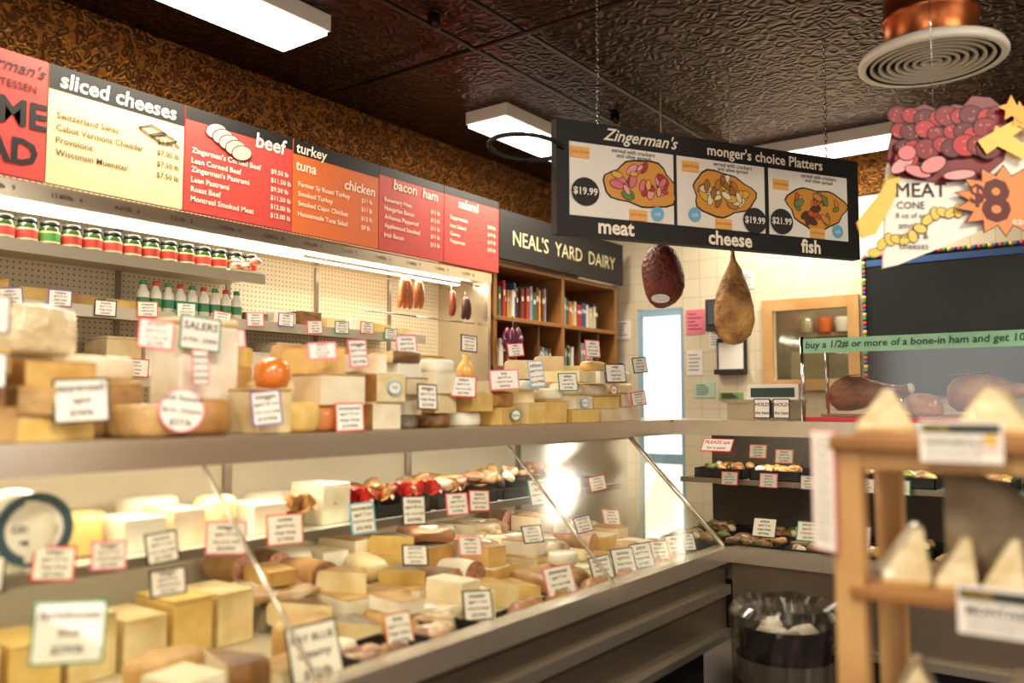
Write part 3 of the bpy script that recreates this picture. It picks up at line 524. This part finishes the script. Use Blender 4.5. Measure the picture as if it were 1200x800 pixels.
# scale, etc. on right counter
m=MB(); m.box((-1.78,4.32,1.311),(-1.46,4.6,1.40),steelL); m.box((-1.8,4.3,1.40),(-1.44,4.58,1.415),chrome); m.box((-1.76,4.56,1.4),(-1.48,4.6,1.5),whitem); m.box((-1.74,4.555,1.43),(-1.5,4.562,1.48),mat('394a44',.2))
for x in (-1.58,-1.48): card(m,fy(x,4.29,1.37),.085,.1,ink,['HOLD','the ham']) 
m.obj('deli_scale',.006)
m=MB(); m.lathe([(0,0),(.03,0),(.032,.1),(.015,.13),(.012,.16),(0,.165)],black,T(-2.365,4.285,1.311),16); m.tube([(-2.365,4.285,1.47),(-2.365,4.285,1.5),(-2.365,4.24,1.5)],.006,black); m.obj('soap_dispenser')
m=MB()
for (x,z,w,h,c) in [(-3.55,2.02,.12,.16,cardw),(-3.7,1.85,.1,.14,cardw),(-3.6,1.7,.13,.1,mat('cfe0e8')),(-2.89,2.05,.16,.2,pinkc),(-2.9,1.72,.14,.2,cardw),(-2.72,1.9,.1,.14,cardw),(-3.7,2.2,.14,.1,mat('dfe8d8')),(-2.82,1.5,.18,.12,mat('bcd8c0')),(-2.45,2.35,.1,.13,cardw),(-2.6,1.45,.2,.06,mat('8fae6a'))]:
    m.box((x-w/2,6.392,z-h/2),(x+w/2,6.399,z+h/2),c)
    for k in range(5): m.box((x-w*.38,6.390,z+h*.3-k*h*.15),(x+w*random.uniform(0,.38),6.3915,z+h*.3-k*h*.15+.006),ink)
m.obj('pinned_notices')
m=MB(); m.box((-2.7,6.3,1.62),(-2.46,6.39,1.66),black); m.box((-2.7,6.36,1.62),(-2.46,6.39,1.9),black); m.box((-2.68,6.352,1.64),(-2.48,6.36,1.87),cardw); m.obj('clipboard',.003)
m=MB(); m.box((-2.72,6.2,1.95),(-2.5,6.39,2.2),black); m.box((-2.7,6.19,2.0),(-2.52,6.2,2.18),mat('3a4046',.3)); m.obj('wall_mounted_box',.01)  # dark box mounted on the wall
m=MB(); M=fy(-1.57,6.33,1.45); W,H=1.9,.98
m.box((0,0,-.02),(W,H,.0),mat('14181a',.25),M); cs=['c23a3c','2c7a4a','e8b53c','22508a']
def rope(x0,y0,x1,y1):
    L=math.hypot(x1-x0,y1-y0); n=int(L/.03)
    for i in range(n):
        a,b=i/n,(i+1)/n; m.tube([(x0+(x1-x0)*a,y0+(y1-y0)*a,.008),(x0+(x1-x0)*b,y0+(y1-y0)*b,.008)],.014,mat(cs[i%4],.5),M,6)
rope(0,0,0,H);rope(0,H,W,H);rope(W,H,W,0); m.box((.05,.05,0),(W-.05,H-.08,.012),mat('0d1112',.4),M); m.box((.02,H-.07,0),(W-.02,H-.025,.01),mat('2c4f80',.5),M); m.obj('menu_chalkboard')
# ---------- hanging platter sign ----------
p0=Vector((-1.97,2.98,0)); p1=Vector((-1.118,4.448,0)); W=(p1-p0).length; H=.5; sc=W/1.7
m=MB(); M=fr((p0.x,p0.y,2.115),(p1-p0),(0,0,1)); m.box((0,0,-.05),(W,H,0),blk2,M)
for a,b in ((.036,.347),(.358,.65),(.665,.954)): m.box((a*W,.085,0),(b*W,.405,.003),cardw,M)
m.text("Zingerman's",.42,.45,.055,txtcream,M,z=.004,shear=.4,off=.015,w=.4); m.text("monger's choice Platters",1.12,.445,.05,txtcream,M,z=.004,off=.02,w=.95)
for t,x in (('meat',.29),('cheese',.9),('fish',1.38)): m.text(t,x*sc,.043,.065,txtcream,M,z=.004,off=.03,w=.26)
def platter(cx,cy,w,h,pal):
    P=[]; Q=[]
    for i in range(28):
        a=i*2*math.pi/28; e=1+.1*math.sin(3*a+cx*9)+.05*math.sin(7*a); P.append((cx+(w/2+.008)*e*math.cos(a),cy+(h/2+.008)*e*math.sin(a))); Q.append((cx+w/2*e*math.cos(a),cy+h/2*e*math.sin(a)))
    m.flat(P,.004,ink,M); m.flat(Q,.0045,mat('e09a3c',.5),M)
    for k in range(30):
        a=random.random()*6.28; r=random.random()**.5*.78; x=cx+w/2*r*math.cos(a); y=cy+h/2*r*math.sin(a); rr=random.uniform(.018,.036); ro=random.random()*3
        m.disc(x,y,rr+.003,rr*.5+.003,.005+k*.00013,ink,M,ro,12); m.disc(x,y,rr,rr*.5,.00506+k*.00013,mat(random.choice(pal),.5),M,ro,12)
platter(.42,.25,.36,.2,['c8323c','e07080','b8242c','f0a0a0','e8b53c','5a8a3a']); platter(.86,.25,.34,.2,['f2dc9a','e8b53c','efe0bd','a86a2a','f4ead0','c97a3a']); platter(1.42,.235,.36,.19,['e08a4a','d8542f','7a8a4a','5a3a2a','e8a080'])
for x,y,t in ((.135,.19,'$19.99'),(1.04,.14,'$19.99'),(1.2,.15,'$21.99')): m.disc(x*sc,y,.068,.062,.0095,ink,M); m.text(t,x*sc,y,.05,cardw,M,z=.0105,w=.118,off=.025)
for x,y in ((.5,.125),(.7,.14),(1.55,.13)): m.disc(x*sc,y,.033,.033,.0095,blue,M); m.text('ask',x*sc,y,.02,cardw,M,z=.0105)
for x,y in ((.11,.36),(.4,.11),(.68,.36),(.86,.11),(1.2,.33),(1.42,.11)): m.box((x*sc-.045,y-.024,.003),(x*sc+.045,y+.024,.0095),mat('f4b860'),M); m.text('pick three',x*sc,y,.018,red,M,z=.0105,w=.08)
for x in (.38,.92,1.44):
    for k in range(2): m.text(['served with crackers','and olive spread'][k],x*sc,.39-.024*k,.019,ink,M,z=.0045,off=.01)
for a in (.12,.88): 
    for k in range(32): 
        z=2.615+k*.0185; d=.006; mm=fr((p0.x+(p1.x-p0.x)*a,p0.y+(p1.y-p0.y)*a,z),(1,0,0) if k%2 else (0,1,0)); m.tube([(-d,-.008,0),(-d,.011,0),(d,.011,0),(d,-.008,0),(-d,-.0081,0)],.0022,chrome,mm,4)
ml=[]
for k in range(25):
    t=k/24*2*math.pi; ml.append((-.13+.17*math.cos(t)*1,.36+.035*math.sin(t),-.02+.06*math.sin(t)))
m.tube(ml,.01,blk2,M,8); m.obj('hanging_menu_sign')
# ---------- cone sign ----------
m=MB(); fw=Vector((-.595,.804,0)); rt=Vector((.804,.595,0)); c0=fw*3.0
def cp(px,py): return ((px-1105)*.00305,(315-py)*.00305)
o=c0+rt*(.505*3.0); M=fr((o.x,o.y,1.4+(472-315)*.00305),rt)
def poly(pts,z,c,th=0):
    P=[cp(*p) for p in pts][::-1]; P=P if sum((P[i][0]-P[i-1][0])*(P[i][1]+P[i-1][1]) for i in range(len(P)))<0 else P[::-1]
    if th: m.prism(P,z-th,z,c,M)
    else: m.flat(P,z,c,M)
poly([(1048,196),(1040,316),(1058,312),(1180,262),(1250,255),(1235,150),(1180,150),(1060,170)],0,cardw,.012)
poly([(1011,262),(1036,232),(1052,202),(1064,208),(1054,238),(1032,276),(1016,281)],.004,mat('eecb62'),.012)
random.seed(4)
poly([(1056,208),(1048,185),(1054,160),(1058,138),(1078,128),(1094,122),(1112,130),(1128,122),(1140,124),(1150,112),(1172,114),(1188,128),(1194,158),(1184,190),(1160,210),(1110,216)],.006,mat('7c1622',.45),.014)
dr=['8a0f1e','a81224','660a14','bc1a28']
for k in range(28):
    x=1064+(k%9)*14.5+random.uniform(-4,4); y=138+(k//9)*18+random.uniform(-4,4); 
    if y>168 and x>1165: x-=20
    a,b=cp(x,y); rr=random.uniform(.034,.05); m.disc(a,b,rr,rr*.85,.007+k*.0006,ink,M); m.disc(a,b,rr-.004,rr*.85-.004,.0073+k*.0006,mat(dr[k%4]),M); [m.disc(a+random.uniform(-.022,.022),b+random.uniform(-.018,.018),.0025,.0025,.0076+k*.0006,mat('d89a8c'),M,0,8) for _ in range(4)]
for k,(x,y,rx,ry,ro) in enumerate([(1062,196,.05,.025,.6),(1080,204,.05,.022,-.3),(1068,182,.035,.03,.2),(1128,208,.06,.02,.1),(1098,196,.05,.03,.4)]): a,b=cp(x,y); m.disc(a,b,rx,ry,.025+k*.0008,ink,M,ro); m.disc(a,b,rx-.004,ry-.004,.0254+k*.0008,mat(['f4a0a0','ee8a8e','e87880'][k%3]),M,ro)
for k,pts in enumerate([[(1150,168),(1200,140),(1204,154),(1160,184)],[(1172,150),(1212,178),(1206,192),(1164,170)]]): poly(pts,.031+k*.001,mat('eecb62'))
for k,(x,y) in enumerate([(1200,135),(1212,150),(1190,128)]): poly([(x,y-14),(x+6,y-2),(x+16,y),(x+8,y+7),(x+8,y+18),(x,y+11),(x-9,y+16),(x-7,y+5),(x-16,y),(x-5,y-3)],.035+k*.001,mat('eab040'))
m.text('MEAT',*cp(1087,224),.07,ink,M,z=.004,w=.18); m.text('CONE',*cp(1074,242),.03,ink,M,z=.004,w=.1)
for k,t in enumerate(['8 oz of our','smoked','meats &','cheeses']): m.text(t,*cp(1076,254+k*12),.024,ink,M,z=.004,w=.12)
S=[]
for k in range(28):
    a=k*math.pi/14; r=60 if k%2 else 42; S.append((1180+r*math.cos(a),238-r*.72*math.sin(a)))
poly(S,.022,ink); S2=[(1180+(x-1180)*.95,238+(y-238)*.95) for x,y in S]; poly(S2,.023,mat('f08a50',.5)); m.text('8',*cp(1170,238),.15,mat('5a1a18'),M,z=.024,off=.03); m.text('$',*cp(1148,232),.07,mat('5a1a18'),M,z=.024,off=.03); m.text('each',*cp(1200,262),.03,cardw,M,z=.024)
for k in range(12): a,b=cp(1030+k*9.0,298-k*5.0-6*math.sin(k)); m.disc(a,b,.026,.018,.003+k*.0002,ink,M,k); m.disc(a,b,.023,.015,.0031+k*.0002,mat('eecb62'),M,k)
for dx in (.0,.36): m.tube([(dx,.55,0),(dx,1.32,0)],.0015,chrome,M,5)
m.obj('hanging_cone_sign')
# ---------- duct with round diffuser ----------
cop=mat('b8683a',.3,.85,bump=(15,.1)); m=MB(); M=T(-.62,3.62,2.74)
m.lathe([(.17,.06),(.17,.16),(.178,.165),(.178,.185),(.17,.19),(.17,.3),(.178,.305),(.178,.32),(.17,.325),(.17,.46)],cop,M,36)
m.lathe([(.17,.07),(.26,.03),(.27,.01),(.268,-.005),(.24,-.005)],whitem,M,40)
m.lathe([(.24,-.005),(.235,.03),(0,.03)],blk2,M,40)
for k in range(7):
    r=.225-k*.031; m.lathe([(r,-.004),(r-.003,.018),(r-.014,.014),(r-.01,-.006),(r,-.004)],mat('d8d2c4'),M,40)
m.obj('ceiling_air_vent')
# ---------- wooden rack ----------
m=MB(); x0,x1,y0,y1=-.505,.35,1.75,2.12
for x in (x0,x1-.055):
    for y in (y0,y1-.045): m.box((x,y,0),(x+.055,y+.045,1.31),woodL)
for z in (1.31,1.025,.74,.4): 
    if z==1.31: m.box((x0-.0,y0-.02,1.31),(x1,y1+.01,1.335),wood)
    else: m.box((x0+.03,y0-.01,z),(x1-.03,y1,z+.022),wood)
m.box((x0+.055,y0+.005,1.27),(x1-.055,y0+.025,1.31),woodL); m.obj('wooden_display_rack',.003)
rindD=mat('b0a084',.6,n=(14,'8a7a5e'),bump=(60,.3)); parm=mat('f6e6ba',.35,n=(22,'e8cf98'),bump=(16,.9,.02),coat=1.); prind=mat('d2ab6c',.5,n=(15,'bd9350'),coat=.3)
wrapm=glass('plastic_wrap','ffffff',.035,.12)
def pw(x,y,z,w,h,d,rz=0,ap=0.):
    m=MB(); M=T(x,y,z)@R(rz,'Z')@fr((0,0,0),(1,0,0),(0,0,1)); P=[(-w/2,0),(w/2,0),(w/2*.98,h*.2),(ap*w+.007,h),(ap*w-.007,h),(-w/2*.98,h*.2)]
    m.prism(P,-d/2,d/2,parm,M); m.box((-w/2,0,-d/2-.001),(w/2,.012,d/2+.001),prind,M)
    v=[];L=[]
    for i in range(6):
        a,b=P[i],P[(i+1)%6]; q=max(1,int(math.hypot(a[0]-b[0],a[1]-b[1])/.014))
        for t in range(q): L.append((a[0]+(b[0]-a[0])*t/q,a[1]+(b[1]-a[1])*t/q))
    k=len(L); nn=8
    for j in range(nn+1):
        zz=-d/2-.004+(d+.008)*j/nn
        for (a,b) in L:
            e=1.04+.05*noise.noise(Vector((a*70,b*70,zz*60+x*30))); v.append((a*e,max(.0005,(b-h*.4)*e+h*.4),zz))
    fs=[(j*k+i,j*k+(i+1)%k,(j+1)*k+(i+1)%k,(j+1)*k+i) for j in range(nn) for i in range(k)]
    m.add(v,fs,wrapm,M,False)
    F=[v[nn*k+i] for i in range(k)]; c=(0,h*.4,d/2+.007); mid=[((a[0]+c[0])/2+random.uniform(-.003,.003),(a[1]+c[1])/2,d/2+.005+random.uniform(-.0015,.003)) for a in F]
    m.add(F+mid+[c],[(i,(i+1)%k,k+(i+1)%k,k+i) for i in range(k)]+[(k+i,k+(i+1)%k,2*k) for i in range(k)],wrapm,M,False)
    m.obj('parmesan_wedge')
pw(-.435,1.87,1.338,.105,.088,.09,.3,.08); pw(-.23,1.87,1.338,.125,.09,.09,-.1,.0); pw(-.02,1.87,1.338,.13,.1,.1,0)
ZZ=1.049
wheel(0,0,0,.215,.08,rindD,parm,0,math.pi/2,M=T(-.335,2.0,ZZ)@R(math.pi/2,'X'))
for x,a,w,h in ((-.395,.3,.085,.11),(-.305,.2,.07,.1),(-.222,.12,.07,.105),(-.135,.0,.08,.11),(-.02,0,.09,.12)): pw(x,1.83,ZZ,w,h,.1,a,.28 if x<-.2 else 0)
for x in (-.38,-.2,0): pw(x,1.85,.764,.12,.13,.12,.2)
m=MB(); 
def psign(x,z,w,h,t):
    M=fy(x,1.722,z); m.box((-w/2,-h/2,-.003),(w/2,h/2,0),cardw,M); m.box((-w/2+.004,h*.2,0),(w/2-.004,h*.42,.001),mat('2c3328'),M); m.text('HOUSE',-w*.3,h*.31,.012,yellow,M,w=w*.3); m.text(t,-.01,0,h*.22,ink,M,w=w*.7,off=.02)
    for k in range(3): m.text('made from raw milk, aged 14 months',-.012,-h*.18-k*h*.1,h*.07,ink,M,w=w*.66)
    m.text('$2.49/oz',w*.36,-h*.2,.012,red,M,w=w*.24); m.disc(w*.36,h*.05,.012,.009,.002,yellow,M)
psign(-.27,1.33,.135,.075,'RONCAROLO'); psign(-.205,1.035,.16,.085,'MONTASIO'); m.obj('shelf_price_signs')
m=MB(); M=fr((-.525,1.76,1.225),(.8,-.6,0)); m.box((-.037,-.12,-.002),(.037,.12,0),pinkc,M); m.flat([(-.034,-.117),(.034,-.117),(.034,.117),(-.034,.117)],.001,cardw,M)
for k in range(14): m.text(random.choice(['how to taste','a good wedge','ask for','a sample of','our cheeses','fresh cut']),0,.1-k*.015,.008,ink,M,w=.05)
m.obj('paper_notice')
# ---------- trash can ----------
m=MB(); M=T(-1.06,3.05,.015)
m.lathe([(0,0),(.13,0),(.16,.6),(.165,.61)],mat('202022',.5),M,24)
bag=glass('clear_bag','e6e3dc',.12,.15); m.lathe([(.172,.34),(.178,.44),(.18,.54),(.186,.6),(.194,.65),(.172,.68),(.14,.65),(.12,.5),(0,.43)],bag,M,64,nz=.02,ns=20,smooth=False)
m.lathe([(.1665,.42),(.168,.5)],mat('55504a'),M,24)
for k in range(12): m.blob(.05,.04,.03,[cardw,whitem,mat('9a9488'),tanp][k%4],T(-1.06+random.uniform(-.08,.08),3.05+random.uniform(-.08,.08),.53+.06*random.random())@R(k,'X'),.6,30,10,sd=k)
m.obj('trash_can')
m=MB(); 
for k in range(12): m.box((-1.45+k*.1,2.5,.006),(-1.41+k*.1,3.5,.014),blk2)
m.box((-1.45,2.5,.001),(-.3,3.5,.006),blk2); m.obj('rubber_mat')
# ---------- world & camera ----------
w=D.worlds.new('world'); SC.world=w; w.use_nodes=True; bg=w.node_tree.nodes['Background']; bg.inputs[0].default_value=(1,.97,.93,1); bg.inputs[1].default_value=2.1
c=D.cameras.new('camera'); c.lens=30; c.sensor_width=36; c.dof.use_dof=True; c.dof.focus_distance=4.3; c.dof.aperture_fstop=1.1
o=D.objects.new('camera',c); o.location=(0,0,1.40); o.rotation_euler=(math.radians(94.1),0,math.radians(36.5)); COL.objects.link(o); SC.camera=o
